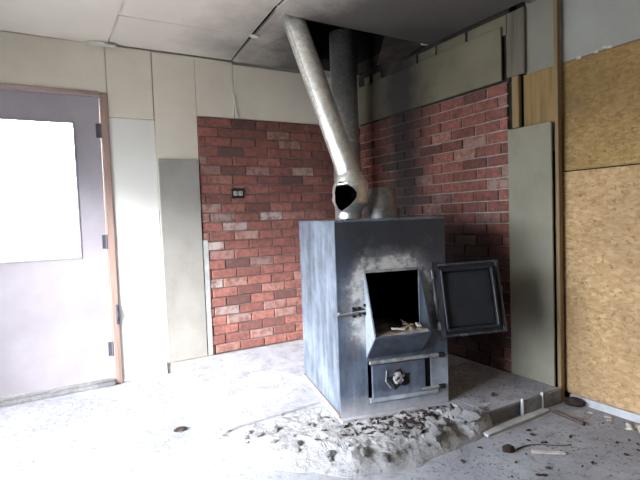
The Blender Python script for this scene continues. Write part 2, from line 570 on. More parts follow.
# curled white paper along the cracked seam above the bricks
bm = B()
pts = [(-1.195, 2.10), (-1.183, 2.10), (-1.172, 2.0), (-1.15, 1.915), (-1.17, 1.915), (-1.186, 1.99)]
prism(bm, pts, -.012, .004, axis=1)
obj('curled_paper', bm, M['paper'], wb)

# brick facing: every brick modelled, one mesh per wall face
def tone_layer(bm):
    return bm.loops.layers.float_color.new('tone')

def brick_field(width, z0, z1, along, nrm, seed, soot, whites):
    """width runs from the corner; along(t, z, d) gives a point t from the corner, d out of the wall"""
    rr = random.Random(seed)
    bm = B(); lay = tone_layer(bm)
    n = 25; ch = (z1 - z0) / n; bl = .205; mo = .0085
    for r in range(n):
        zb = z0 + r * ch + mo / 2; zt = z0 + (r + 1) * ch - mo / 2
        t = -bl / 2 if r % 2 else 0.
        t += rr.uniform(-.015, .015)
        while t < width - .02:
            a = max(t + mo / 2, 0.001); b = min(t + bl - mo / 2, width)
            if b - a > .02:
                d = .011 + rr.uniform(-.003, .003); k = .004
                j = [rr.uniform(-.002, .002) for _ in range(4)]
                f0 = [along(a, zb, -.012), along(b, zb, -.012), along(b, zt, -.012), along(a, zt, -.012)]
                f1 = [along(a, zb + j[0], d - k), along(b, zb + j[1], d - k), along(b, zt + j[2], d - k), along(a, zt + j[3], d - k)]
                f2 = [along(a + k, zb + k + j[0], d), along(b - k, zb + k + j[1], d), along(b - k, zt - k + j[2], d), along(a + k, zt - k + j[3], d)]
                V = [[bm.verts.new(p) for p in q] for q in (f0, f1, f2)]
                fs = [bm.faces.new(V[2])]
                for u, w in ((V[0], V[1]), (V[1], V[2])):
                    for i in range(4):
                        fs.append(bm.faces.new((u[i], u[(i + 1) % 4], w[(i + 1) % 4], w[i])))
                tc, zc = (a + b) / 2, (zb + zt) / 2
                wh = 0.
                for (wt, wz, wv) in whites:
                    if a <= wt <= b and zb <= wz <= zt: wh = wv
                if rr.random() < .06: wh = max(wh, rr.uniform(.2, .5))
                col = (min(1, max(0, rr.gauss(.52, .24))), wh, soot(tc, zc, rr), 1)
                for f in fs:
                    for l in f.loops: l[lay] = col
            t += bl
    return bm
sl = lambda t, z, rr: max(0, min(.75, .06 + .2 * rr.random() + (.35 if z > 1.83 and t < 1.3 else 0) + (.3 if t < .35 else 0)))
bm = brick_field(1.486, HZ, 1.905, lambda t, z, d: Vector((-t, -d, z)), None, 3, sl,
                 [(.955, 1.16, .9), (1.35, .93, .75), (1.38, .60, .8), (1.25, 1.04, .7), (1.30, .37, .35), (.95, 1.32, .5), (1.33, 1.12, .4), (.62, 1.5, .4), (1.1, .98, .3), (1.0, 1.48, .3)])
obj('brick_facing', bm, M['brick'], wb)
bm = B(); box(bm, (-1.486, .0, HZ), (0, T, 1.905)); tone_layer(bm)
obj('mortar_bed', bm, M['mortar'], wb)
bm = B(); box(bm, (-1.492, -.017, HZ), (-1.450, .0, .972), .003)
tag(obj('trim_1', bm, M['strip']), 'pale mortar strip up the left edge of the brick', 'trim', kind='structure')

# grey cement board left of the bricks
bm = B(); box(bm, (-1.79, -.022, HZ + .001), (-1.497, -.008, 1.578), .002)
tag(obj('cement_board', bm, M['cement']), 'tall narrow grey cement board fixed left of the brick wall, by the door', 'board')

# ---------------- door
door = empty('door_1', (-2.6, 0, 0), 0, 'lilac-grey exterior door with large bright window pane', 'door', kind='structure')
def dobj(name, bm, m, parent=door, smooth=False):
    bmesh.ops.translate(bm, verts=bm.verts[:], vec=(2.6, 0, 0))
    return obj(name, bm, m, parent, smooth)
JX = -2.157
bm = B()
box(bm, (JX + .004, -.012, .0), (DX1 + .006, .1, DZ1 - .005), .003)
dobj('jamb', bm, M['doorwood'])
bm = B(); box(bm, (DX0 - .006, -.012, .0), (DX0 + .04, .1, DZ1 - .005), .003); box(bm, (DX0 + .035, .062, .0), (DX0 + .06, .1, DZ1 - .005), .002)
dobj('jamb', bm, M['doorwood'])
bm = B(); box(bm, (DX0 + .042, -.012, 1.992), (JX + .002, .1, DZ1 + .004), .003)
dobj('head_trim', bm, M['doorwood_x'])
bm = B(); box(bm, (DX0 + .042, -.035, 0), (JX + .002, .1, .03), .006)
box(bm, (DX0 + .042, -.02, .03), (JX + .002, .04, .042), .004)
dobj('threshold', bm, M['alu'])
SX0, SX1, SZ0, SZ1 = -3.043, JX - .002, .046, 1.986
GX0, GX1, GZ0, GZ1 = -2.885, -2.322, .90, 1.808
bm = B(); yd0, yd1 = .012, .057
box(bm, (SX0, yd0, SZ0), (GX0, yd1, SZ1)); box(bm, (GX1, yd0, SZ0), (SX1, yd1, SZ1))
box(bm, (GX0, yd0, SZ0), (GX1, yd1, GZ0)); box(bm, (GX0, yd0, GZ1), (GX1, yd1, SZ1))
slab = dobj('door_slab', bm, M['doorpaint'])
bm = B(); w = .008
for a, b in (((GX0 - w, GZ0 - w), (GX0 + .006, GZ1 + w)), ((GX1 - .006, GZ0 - w), (GX1 + w, GZ1 + w)), ((GX0, GZ0 - w), (GX1, GZ0 + .006)), ((GX0, GZ1 - .006), (GX1, GZ1 + w))):
    box(bm, (a[0], yd0 - .004, a[1]), (b[0], yd0 + .002, b[1]), .004)
dobj('glazing_bead', bm, M['doorpaint'])
bm = B(); box(bm, (GX0, .032, GZ0), (GX1, .037, GZ1))
dobj('pane', bm, M['glass'])
for hz in (1.76, 1.0, .25):
    bm = B(); tube(bm, [(JX, .0, hz - .05), (JX, .0, hz + .05)], .009, 12)
    box(bm, (JX - .03, .008, hz - .048), (JX + .003, .0125, hz + .048))
    dobj('hinge', bm, M['hingeiron'])
bm = B()
box(bm, (-2.128, -.018, .42), (-2.108, -.011, .56), .003)
lump = [(-2.124, -.02, .45), (-2.114, -.024, .49), (-2.122, -.02, .53)]
tube(bm, lump, .006, 10)
dobj('strike_plate', bm, M['hingeiron'])

# ---------------- right wall
wr = empty('wall_right', (0, 0, 0), 0, 'right wall of brick, boards and strand board sheets', 'wall', kind='structure')
bm = B(); box(bm, (XR + .014, YF - .15, 0), (XR + .2, YB + .2, H + .1))
obj('wall_core', bm, M['sootwood'], wr)
def soot_r(t, z, rr):
    return min(.8, .05 + .2 * rr.random() + .3 * (rr.random() < .22))
bm = brick_field(1.60, HZ, 1.912, lambda t, z, d: Vector((-d, -t, z)), None, 11, soot_r,
                 [(.9, 1.55, .35), (1.1, 1.2, .3), (1.45, .8, .4), (.75, 1.35, .3), (1.3, 1.6, .3), (1.5, 1.05, .3)])
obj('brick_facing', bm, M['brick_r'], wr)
bm = B(); box(bm, (.0, -1.60, HZ), (XR + .012, -.0, 1.912)); tone_layer(bm)
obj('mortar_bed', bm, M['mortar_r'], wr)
# backing above the bricks, fascia segments under the ceiling
bm = B(); box(bm, (.012, -1.61, 1.914), (XR + .012, -.0, H + .02))
obj('backing_board', bm, M['sootwood'], wr)
for y0, y1 in ((-.18, -.1), (-.33, -.22), (-.78, -.62), (-.985, -.80), (-1.27, -1.0), (-1.60, -1.29)):
    bm = B(); box(bm, (-.006, y0, 2.2), (.011, y1, 2.325 + .004 * math.sin(y0 * 40)), .002)
    obj('fascia_board', bm, M['sootpanel'], wr)
# upper painted sheet, plywood, strand board sheets
bm = B(); box(bm, (XR - .002, YF, 1.943), (XR + .013, -1.90, H + .02), .001)
obj('painted_board', bm, M['upperwhite2'], wr)
for k, (y, z, s) in enumerate(((-2.19, 1.955, .009), (-2.12, 1.953, .008), (-2.02, 1.95, .01), (-2.16, 1.965, .007))):
    bm = lump_bm((s * .25, s * 1.4, s), 60 + k, 2, .6)
    obj('torn_paper', bm, M['paper'], wr, loc=(XR - .003, y, z - .012 - s * .4))
bm = B(); box(bm, (XR, YF, 1.331), (XR + .013, -1.90, 1.940), .0015)
obj('upper_strand_board', bm, M['osb_shaded'], wr)
bm = B(); box(bm, (XR - .003, YF, .045), (XR + .012, -1.915, 1.324), .0015)
obj('lower_strand_board', bm, M['osb'], wr)
bm = B(); box(bm, (.032, -1.895, 1.45), (.045, -1.69, 1.932), .001)
obj('plywood_strip', bm, M['ply'], wr)
bm = B(); box(bm, (.026, -1.895, 1.93), (.04, -1.715, H + .02), .001)
obj('painted_strip', bm, M['upperwhite'], wr)
bm = B(); box(bm, (XR - .014, YF, 0), (XR + .01, -1.955, .043), .003)
tag(obj('baseboard_right', bm, M['whitestrip']), 'chipped white skirting strip under the strand board', 'skirting', kind='structure')

def rboard(name, a, b, m, label, cat):
    bm = B(); box(bm, a, b, .0025)
    return tag(obj(name, bm, M[m]), label, cat)
rboard('wall_sheet', (-.024, -1.573, 1.925), (-.0095, -.03, 2.252), 'sootpanel', 'long grey board with soot streak above the right brick wall', 'board')
rboard('cement_board', (-.026, -1.908, HZ + .001), (-.012, -1.612, 1.612), 'cement_r', 'tall greenish-grey cement board between right brick wall and strand board', 'board')
rboard('wall_stud', (.0, -1.934, .0), (.034, -1.911, H - .03), 'post', 'thin raw wood stud beside the right cement board', 'stud')
rboard('wall_stud', (.0, -1.676, 1.62), (.03, -1.628, 1.935), 'post', 'short raw wood stud right of the sooty board', 'stud')
rboard('wall_stud', (.0, -1.722, 1.937), (.024, -1.592, H - .03), 'greypost', 'smoke-greyed stud above the short raw wood one', 'stud')

# ---------------- left wall with window, front wall (both outside the frame)
wl = empty('wall_left', (0, 0, 0), 0, 'plain wall with a wide low window', 'wall', kind='structure')
bm = B()
for a, b in (((YF - .15, 0), (WY0, H + .1)), ((WY1, 0), (YB + .2, H + .1)), ((WY0, 0), (WY1, WZ0)), ((WY0, WZ1), (WY1, H + .1))):
    box(bm, (XL - .15, a[0], a[1]), (XL, b[0], b[1]))
obj('wall_core', bm, M['darkwall'], wl)
win = empty('window_1', (XL - .07, 0, 0), 0, 'wide low window in the left wall', 'window', kind='structure')
bm = B()
for a, b in (((WY0, WZ0), (WY0 + .04, WZ1)), ((WY1 - .04, WZ0), (WY1, WZ1)), ((WY0, WZ0), (WY1, WZ0 + .04)), ((WY0, WZ1 - .04), (WY1, WZ1))):
    box(bm, (-.03, a[0], a[1]), (.03, b[0], b[1]), .004)
obj('window_frame', bm, M['whitestrip'], win)
bm = B(); box(bm, (-.003, WY0 + .04, WZ0 + .04), (.003, WY1 - .04, WZ1 - .04))
obj('pane', bm, M['glass'], win)
bm = B(); box(bm, (XL - .15, YF - .15, 0), (XR + .2, YF, H + .1))
tag(obj('wall_front', bm, M['darkwall']), 'plain wall facing the stove', 'wall', kind='structure')

# ------------------------------------------------------------------ hearth
hearth = empty('hearth', (-.9, -.9, 0), 0, 'raised corner hearth of pale tile slabs with crumbled concrete front', 'hearth')
hofs = Vector((.9, .9, 0))
def hobj(name, bm, m, smooth=False, parent=hearth):
    bmesh.ops.translate(bm, verts=bm.verts[:], vec=hofs)
    return obj(name, bm, m, parent, smooth)
poly = [(-.013, -.013), (-1.765, -.024), (-1.80, -.6), (-1.868, -1.245), (-1.79, -1.345), (-1.24, -1.305), (-1.29, -1.60), (-.67, -1.735), (-.70, -1.93), (-.013, -1.93)]
bm = B(); prism(bm, [(p[0] * .992 - .006, p[1] * .992) for p in poly], .0, HZ - .012)
hobj('slab', bm, M['edge'])
xs = [-1.95, -1.22, -.62, .1]; ys = [-2.0, -1.30, -.62, .1]
for i in range(3):
    for j in range(3):
        c = clip_rect(poly, xs[i] + .003, xs[i + 1] - .003, ys[j] + .003, ys[j + 1] - .003)
        if len(c) < 3: continue
        bm = B()
        prism(bm, c, HZ - .014, HZ - .001 + random.uniform(-.001, .001))
        hobj('tile', bm, M['slab'])
# right front: intact grey facing tiles and white spacers
for x0, x1 in ((-.175, -.015), (-.34, -.19)):
    bm = B(); box(bm, (x0, -1.944, .004), (x1, -1.931, HZ - .004), .003)
    hobj('edge_tile', bm, M['edge'])
for x in (-.183, -.352):
    bm = B(); box(bm, (x - .006, -1.948, .004), (x + .006, -1.931, HZ + .012), .003)
    hobj('edge_spacer', bm, M['whitestrip'])
# crumbled concrete front
inner = [(-1.875, -1.25), (-1.24, -1.30), (-1.285, -1.585), (-.675, -1.715), (-.655, -1.80), (-.64, -1.90)]
outer = [(-1.91, -1.29), (-1.84, -1.56), (-1.49, -1.93), (-1.17, -2.035), (-.80, -1.995), (-.60, -1.955)]
def poly_at(pl, s):
    L = [0]
    for a, b in zip(pl, pl[1:]):
        L.append(L[-1] + math.dist(a, b))
    d = s * L[-1]
    for i in range(len(pl) - 1):
        if d <= L[i + 1] or i == len(pl) - 2:
            k = (d - L[i]) / (L[i + 1] - L[i])
            return Vector((pl[i][0] + (pl[i + 1][0] - pl[i][0]) * k, pl[i][1] + (pl[i + 1][1] - pl[i][1]) * k, 0))
def par(pl, knots, s):
    for i in range(len(pl) - 1):
        if s <= knots[i + 1] or i == len(pl) - 2:
            k = (s - knots[i]) / (knots[i + 1] - knots[i])
            return Vector((pl[i][0] + (pl[i + 1][0] - pl[i][0]) * k, pl[i][1] + (pl[i + 1][1] - pl[i][1]) * k, 0))
KI = [0, .36, .46, .86, .93, 1.]; KO = [0, .14, .44, .64, .88, 1.]
def rub(s, t):
    a = par(inner, KI, s); b = par(outer, KO, s)
    p = a.lerp(b, t)
    p.x += .02 * mnoise.noise(p * 7) * (t > .05); p.y += .035 * mnoise.noise(p * 6 + Vector((9, 0, 0))) * (t > .05)
    amp = .3 + .45 * min(1, max(0, (s - .3) / .3))
    f = (mnoise.fractal(p * 9, 1, 2, 5) * .015 + mnoise.fractal(p * 30, 1, 2, 4) * .011) * amp
    rut = mnoise.noise(Vector((p.x * 7, p.y * 2.5, 4.2)))
    e = .66 + .16 * mnoise.noise(p * 8 + Vector((0, 0, 5)))
    top = HZ - .012 + f - .012 * t
    if s > .5: top -= .07 * max(0, rut - .15) * 3 * min(1, t * 3)
    if t > e:
        q = (t - e) / (1.0001 - e); top *= max(0, 1 - q) if q < 1 else 0
    if t >= .999: top = -.004
    return Vector((p.x, p.y, max(top, -.004)))
bm = B(); NS, NTT = 170, 44
grid = [[bm.verts.new(rub(i / NS, j / NTT)) for j in range(NTT + 1)] for i in range(NS + 1)]
for i in range(NS):
    for j in range(NTT):
        bm.faces.new((grid[i][j], grid[i + 1][j], grid[i + 1][j + 1], grid[i][j + 1]))
hobj('broken_concrete', bm, M['rubble'], smooth=False)

def on_rubble(s, t):
    return rub(s, t)

# lumps on and in front of the broken edge
def place(name, bm, m, loc, label, cat, group=None, rz=0.):
    o = obj(name, bm, m, None, False, loc)
    o.rotation_euler = (0, 0, rz)
    return tag(o, label, cat, group)
rr = random.Random(5)
big = [(.80, .55, .038), (.86, .45, .045), (.90, .62, .05), (.74, .75, .036), (.68, .62, .03), (.62, .5, .026), (.5, .72, .03), (.4, .78, .028), (.3, .7, .03), (.22, .45, .026), (.18, .6, .022), (.55, .85, .028), (.95, .5, .04), (.97, .3, .038)]
protos = [lump_bm((1, .8, .62), 10 + k, 2, .45) for k in range(4)]
pm = []
for k, b_ in enumerate(protos):
    me = bpy.data.meshes.new('concrete_lump'); b_.to_mesh(me); b_.free(); me.materials.append(M['chunk']); pm.append(me)
def lump_copy(name, me, loc, s, rz, label, cat, group):
    o = bpy.data.objects.new(name, me); COL.objects.link(o)
    o.location = loc; o.scale = (s, s, s); o.rotation_euler = (0, 0, rz)
    return tag(o, label, cat, group)
for k, (s, t, sz) in enumerate(big):
    p = on_rubble(s, t); p.z -= sz * .18
    lump_copy('concrete_lump', pm[k % 4], p, sz, rr.uniform(0, 6), 'pale lump of broken concrete on the crumbled hearth front', 'lump', 'concrete lumps on the hearth front')
for k in range(60):
    s, t = rr.uniform(.05, .98), rr.uniform(.1, .85); sz = rr.uniform(.006, .016)
    p = on_rubble(s, t); p.z -= sz * .15
    lump_copy('concrete_lump', pm[k % 4], p, sz, rr.uniform(0, 6), 'small pale crumb of concrete on the crumbled hearth front', 'lump', 'small concrete crumbs on the hearth front')
cm = []
for k in range(3):
    b_ = lump_bm((1.5, .45, .4), 20 + k, 1, .6)
    me = bpy.data.meshes.new('charcoal_bit'); b_.to_mesh(me); b_.free(); me.materials.append(M['coal']); cm.append(me)
for k in range(190):
    s = min(.97, max(.36, rr.gauss(.68, .13))); t = abs(rr.gauss(.10, .22)); t = min(t, .85)
    if .36 < s < .47: t = max(t, .12)
    sz = rr.uniform(.006, .017)
    p = on_rubble(s, t + .04); p.z -= sz * .1
    lump_copy('charcoal_bit', cm[k % 3], p, sz, rr.uniform(0, 6), 'dark bit of charcoal below the stove front', 'charcoal', 'charcoal bits below the stove')

# ------------------------------------------------------------------ wood stove
SA = math.radians(-13.6)
S0 = Vector((-1.277, -1.564, HZ))
stove = empty('wood_stove', S0, SA, 'big blue-grey steel box stove with open loading door on the hearth', 'stove')
SMAT = Matrix.Translation(S0) @ Matrix.Rotation(SA, 4, 'Z')
def st_w(p):
    return SMAT @ Vector(p)
W, D, SH, th = .623, .73, 1.006, .008
OU0, OU1, OW0, OW1 = .153, .464, .40, .737        # loading opening
AU0, AU1, AW0, AW1 = .172, .60, .082, .275        # ash opening
bm = B()
box(bm, (0, 0.0, 0), (th, D, SH - .004)); box(bm, (W - th, 0, 0), (W, D, SH - .004))
box(bm, (th, D - th, 0), (W - th, D, SH - .004)); box(bm, (th, th, .0), (W - th, D - th, th))
box(bm, (th, th, .33), (W - th, D - th, .345))
obj('body', bm, M['steel'], stove)
bm = B(); box(bm, (th, th + .002, .345), (.02, D - th, SH - .01)); box(bm, (W - .02, th + .002, .345), (W - th, D - th, SH - .01))
box(bm, (.02, D - .03, .345), (W - .02, D - th, SH - .01)); box(bm, (.02, th, SH - .02), (W - .02, D - .03, SH - .01)); box(bm, (.02, th, .345), (W - .02, D - .03, .355))
obj('firebox_lining', bm, M['soot'], stove)
bm = B()
box(bm, (-.004, -.006, SH - .004), (W + .004, D + .004, SH + .006), .003)
obj('top_plate', bm, M['steel'], stove)
bm = B()
f0, f1 = -.004, th
for a, b in (((0, 0), (OU0, SH - .004)), ((OU1, 0), (W, SH - .004)), ((OU0, OW1), (OU1, SH - .004)), ((OU0, AW1 + .002), (OU1, OW0)), ((OU0, 0), (OU1, AW0))):
    box(bm, (a[0], f0, a[1]), (b[0], f1, b[1]))
bmesh.ops.remove_doubles(bm, verts=bm.verts[:], dist=1e-5)
obj('front_plate', bm, M['front'], stove)
# sloping hopper round the loading opening: two cheeks, a lip and an underside
PV = -.126; LW = .424
ch_t = .007
def cheek(u):
    bm = B()
    prism(bm, [(f0, OW1 + .012), (PV, LW), (f0, .295)], u, u + ch_t, axis=0)
    return bm
# prism axis 0 gives (d, p0, p1): p0 = depth, p1 = height
obj('hopper_cheek', cheek(OU0 - .004), M['hopper'], stove)
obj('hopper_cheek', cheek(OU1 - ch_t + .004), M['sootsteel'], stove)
bm = B()
prism(bm, [(PV, LW), (PV + .006, LW + .002), (f0, .302), (f0, .292)], OU0 + .003, OU1 - .003, axis=0)
prism(bm, [(PV, LW - .004), (PV, LW + .006), (f0 + .01, OW0 + .006), (f0 + .01, OW0 - .004)], OU0 + .003, OU1 - .003, axis=0)
obj('hopper_bottom', bm, M['underside'], stove)
bm = B(); box(bm, (OU0 - .01, -.016, OW1), (OU1 + .012, -.004, OW1 + .014), .002)
obj('hopper_head', bm, M['palemetal'], stove)

# loading door, swung wide open on its sloping hinge line
Hb = Vector((.540, -.085, .378)); Ht = Vector((.540, -.012, .757))
ax = (Ht - Hb).normalized()
LD = (Ht - Hb).length; DW = .36
u_ = Vector((-1, 0, 0)); u_ = (u_ - ax * u_.dot(ax)).normalized()
u_ = Matrix.Rotation(math.radians(170), 3, ax) @ u_
n_ = ax.cross(u_).normalized()
if n_.y > 0: n_ = -n_                     # towards the room
DM = Matrix(((u_.x, ax.x, n_.x, Hb.x), (u_.y, ax.y, n_.y, Hb.y), (u_.z, ax.z, n_.z, Hb.z), (0, 0, 0, 1)))
ld = bpy.data.objects.new('loading_door', None)
bm = B(); box(bm, (.012, 0, -.012), (DW, LD, 0), .003, DM)
ld = obj('loading_door', bm, M['blacksteel'], stove)
tag(ld, 'black door swung open to the right')
bm = B()
rim = .045
for a, b in (((.03, .03), (.042, LD - .03)), ((DW - .05, .03), (DW - .038, LD - .03)), ((.03, .03), (DW - .038, .042)), ((.03, LD - .042), (DW - .038, LD - .03))):
    box(bm, (a[0], a[1], 0), (b[0], b[1], .028), .002, DM)
obj('door_rim', bm, M['blacksteel'], ld)
bm = B()
for a, b in (((.0, 0), (.03, LD)), ((DW - .014, 0), (DW + .004, LD)), ((.03, 0), (DW, .012)), ((.03, LD - .012), (DW, LD))):
    box(bm, (a[0], a[1], -.014), (b[0], b[1], .008), .002, DM)
obj('door_flange', bm, M['hinge'], ld)
bm = B(); tube(bm, [DM @ Vector((-.004, -.012, 0)), DM @ Vector((-.004, LD + .012, 0))], .010, 14)
obj('hinge_rod', bm, M['hinge'], ld, True)
for k in (.16, .5, .86):
    bm = B(); tube(bm, [DM @ Vector((-.004, LD * k - .022, 0)), DM @ Vector((-.004, LD * k + .022, 0))], .0145, 14)
    box(bm, (-.012, LD * k - .018, -.016), (.03, LD * k + .018, -.008), 0, DM)
    obj('hinge_knuckle', bm, M['palemetal'] if k == .16 else M['hinge'], ld)
for a in (.11, .21):
    bm = B(); box(bm, (a - .004, .06, 0), (a + .004, .09, .007), .001, DM)
    obj('stud_bolt', bm, M['ironblack'], ld)
bm = B(); box(bm, (.046, .05, -.001), (DW - .055, LD - .05, .008), .003, DM)
obj('baffle_plate', bm, M['blacksteel'], ld)
bm = B(); box(bm, (DW - .002, LD * .55, -.012), (DW + .012, LD * .55 + .035, .004), .002, DM)
obj('door_catch', bm, M['hinge'], ld)

# latch bar left of the opening
bm = B(); tube(bm, [(-.006, -.016, .532), (.15, -.016, .545)], .0055, 10)
box(bm, (.0, -.022, .528), (.012, -.003, .545), .001)
lt = obj('latch_bar', bm, M['palemetal'], stove)
for u, w in ((.085, .560), (.085, .522), (.118, .56), (.118, .525), (.148, .572), (.148, .53)):
    bm = B(); tube(bm, [(u, -.004, w), (u, -.02, w)], .0085, 6)
    obj('bolt', bm, M['ironblack'], lt)
bm = B(); box(bm, (.078, -.012, .535), (.155, -.004, .553), .001)
obj('latch_keeper', bm, M['hinge'], lt)

# ash door below, with its broken draught knob
bm = B(); box(bm, (AU0, -.020, AW0 + .004), (.478, -.006, AW1 - .02), .003)
ad = obj('ash_door', bm, M['front'], stove)
bm = B(); box(bm, (AU0 - .012, -.024, AW1 - .014), (.560, -.005, AW1 + .003), .003)
obj('hinge_strap', bm, M['palemetal'], ad)
bm = B(); box(bm, (.455, -.026, AW0 + .008), (.558, -.014, AW0 + .022), .003)
obj('hinge_strap', bm, M['palemetal'], ad)
bm = B(); box(bm, (AU0 - .012, -.013, AW0 - .026), (.56, -.0045, AW0 + .001), .003)
obj('ash_sill', bm, M['hopper'], stove)
for w in (AW1 - .006, AW0 + .014):
    bm = B(); tube(bm, [(.56, -.022, w), (.592, -.022, w)], .013, 14); box(bm, (.565, -.022, w - .01), (.590, -.003, w + .01))
    obj('hinge_pin', bm, M['ironblack'], stove)
bm = B()
box(bm, (.4785, -.008, AW0 + .003), (.5135, .004, AW1 - .02))
obj('gap_shade_block', bm, M['soot'], stove)  # black block standing in for the shaded gap beside the ash door
bm = B(); box(bm, (.514, -.012, AW0), (W - .002, -.0041, AW1), .002)
obj('hinge_plate', bm, M['hopper'], stove)
kc = Vector((.312, -.022, .168))
bm = B()
pts = []
for k in range(13):
    a = 2 * PI * k / 13; r = .046 * (1 + .35 * math.sin(k * 2.3)); pts.append((kc.x + .012 + r * 1.25 * math.cos(a), kc.z + r * math.sin(a)))
prism(bm, pts, -.0225, -.0195, axis=1)
obj('hole_shade_plate', bm, M['ironblack'], ad)  # flat black plate painted as the shade inside the draught hole
bm = B()
for k in range(5):
    a = .5 + k * 1.25
    q = kc + Vector((.017 * math.cos(a), -.012 - .004 * (k % 2), .019 * math.sin(a)))
    l = lump_bm((.017, .012, .014), 70 + k, 2, .5)
    for v in l.verts: v.co += q
    me = bpy.data.meshes.new('t'); l.to_mesh(me); l.free(); bm.from_mesh(me); bpy.data.meshes.remove(me)
tube(bm, [kc + Vector((0, .004, 0)), kc + Vector((0, -.03, 0))], .007, 10)
obj('broken_knob', bm, M['palemetal'], ad)
for d in (-.075,):
    bm = B(); tube(bm, [(kc.x + d * .8, -.024, kc.z + .055), (kc.x + d * 1.05 + .01, -.03, kc.z + .0), (kc.x + d * .7 + .014, -.024, kc.z - .04)], .004, 8)
    obj('bent_rod', bm, M['palemetal'] if d < 0 else M['hinge'], ad)

# flue collar on the top, at the back
bm = B()
c0 = (.515, .585, SH + .006)
prof = [(.119, 0), (.119, .05), (.122, .056), (.117, .062), (.110, .085), (.098, .135), (.095, .178), (.099, .183), (.099, .192), (.092, .192), (.088, .115), (.10, .07), (.105, .04), (.105, .0)]
lathe(bm, prof, 40, c0)
obj('flue_collar', bm, M['collar'], stove, True)

bm = B(); box(bm, (-.016, -.004, 0), (-.001, D, .016), .004)
obj('base_strip', bm, M['basestrip'], stove)
# ash and scraps in the firebox
bm = B(); NA = 26
def ashz(u, v):
    return .35 + .055 * max(0, 1 - ((u - .31) / .3) ** 2) * max(0, 1 - ((v - .2) / .42) ** 2) + .014 * mnoise.fractal(Vector((u * 14, v * 14, 2)), 1, 2, 4)
gr = [[None] * (NA + 1) for _ in range(NA + 1)]
for i in range(NA + 1):
    for j in range(NA + 1):
        u = .03 + .56 * i / NA; v = .02 + .6 * j / NA
        gr[i][j] = bm.verts.new(st_w((u, v, ashz(u, v))))
for i in range(NA):
    for j in range(NA):
        bm.faces.new((gr[i][j], gr[i + 1][j], gr[i + 1][j + 1], gr[i][j + 1]))
tag(obj('wood_ash', bm, M['ash']), 'bed of grey-brown ash inside the open stove', 'ash', kind='stuff')
def lipz(v):
    return LW + .004 + (v - PV) / (f0 + .01 - PV) * (OW0 - LW)
bm = B(); NA = 22; gr = []
for i in range(NA + 1):
    row = []
    for j in range(9):
        u = OU0 + .012 + (OU1 - OU0 - .024) * i / NA; v = PV + .004 + (.128 + .02) * j / 8
        hgt = .028 * math.sin(PI * min(1, j / 8)) ** .6 * (.25 + .75 * i / NA) * (1 + .9 * mnoise.noise(Vector((u * 22, v * 22, 0))))
        row.append(bm.verts.new(st_w((u, v, lipz(v) + .001 + max(0, hgt)))))
    gr.append(row)
for i in range(NA):
    for j in range(8):
        bm.faces.new((gr[i][j], gr[i + 1][j], gr[i + 1][j + 1], gr[i][j + 1]))
tag(obj('ash_spill', bm, M['ash']), 'pale ash spilled on the lip of the loading opening', 'ash', kind='stuff')
def quadsheet(size, seed, curl=.012):
    bm = B(); n = 6
    g_ = [[bm.verts.new(((i / n - .5) * size[0], (j / n - .5) * size[1], curl * (math.sin(i / n * 3 + seed) + mnoise.noise(Vector((i * .5, j * .5, seed)))) + .01)) for j in range(n + 1)] for i in range(n + 1)]
    for i in range(n):
        for j in range(n):
            bm.faces.new((g_[i][j], g_[i + 1][j], g_[i + 1][j + 1], g_[i][j + 1]))
    r = bmesh.ops.solidify(bm, geom=bm.faces[:], thickness=.0015)
    return bm
p = st_w((.385, .03, .43))
o = place('paper_scrap', quadsheet((.07, .05), 1), M['paper'], p, 'white folded paper scrap on the ash inside the stove', 'scrap', rz=.4); o.rotation_euler = (.3, .5, .4)
for k, (u, v, dz, ln, a, m, lb) in enumerate(((.36, -.06, .030, .09, .2, 'tan', 'tan wood chip at right on the stove lip'), (.30, -.075, .024, .07, 2.6, 'palestick', 'pale wood chip in the middle of the stove lip'), (.41, -.08, .036, .05, 1.1, 'palestick', 'short pale chip near the stove door hinge'))):
    bm = B(); box(bm, (-ln / 2, -.010, 0), (ln / 2, .010, .01), .002)
    q = st_w((u, v, lipz(v) + dz)); o = place('wood_chip', bm, M[m], q, lb, 'chip', rz=a); o.rotation_euler = (.15, -.1, a)

# ------------------------------------------------------------------ silver stovepipe with its open elbow
e0 = st_w((.258, .50, SH + .007))
ptop = Vector((-1.135, -.875, 2.46))
pipe = empty('stovepipe', e0, 0, 'shiny silver stovepipe slanting from ceiling to stove top, elbow torn open', 'pipe')
def ploc(p): return Vector(p) - e0
R = .070; RE = .083
# elbow axis: upright at the bottom, bending over into the slanting pipe
k0 = e0 + Vector((.0, .0, .0)); k1 = e0 + Vector((.012, .0, .20))
pdir = (ptop - (k1 + Vector((-.012, 0, .12)))).normalized()
pst = k1 + Vector((-.014, -.002, .115))
def bez(a, b, c, d, t):
    return a * (1 - t) ** 3 + b * 3 * t * (1 - t) ** 2 + c * 3 * t * t * (1 - t) + d * t ** 3
NE = 46
ep = [bez(k0, k0 + Vector((.012, 0, .12)), pst - pdir * .12, pst, i / NE) for i in range(NE + 1)]
er = []
for i in range(NE + 1):
    t = i / NE
    b_ = .067 + (.110 - .067) * min(1, max(0, (t - .10) / .2)) if t < .5 else .110
    if t > .62: b_ = .110 - (.110 - R - .003) * min(1, (t - .62) / .3)
    b_ += .0012 * math.sin(t * 40)
    er.append(b_)
bm = B(); tube(bm, [ploc(p) for p in ep], er, 64, cap=False)
body = obj('elbow', bm, [M['pipe'], M['soot']], None, True)
body.location = e0
sol = body.modifiers.new('s', 'SOLIDIFY'); sol.thickness = .0012; sol.offset = -1; sol.material_offset = 1; sol.material_offset_rim = 1
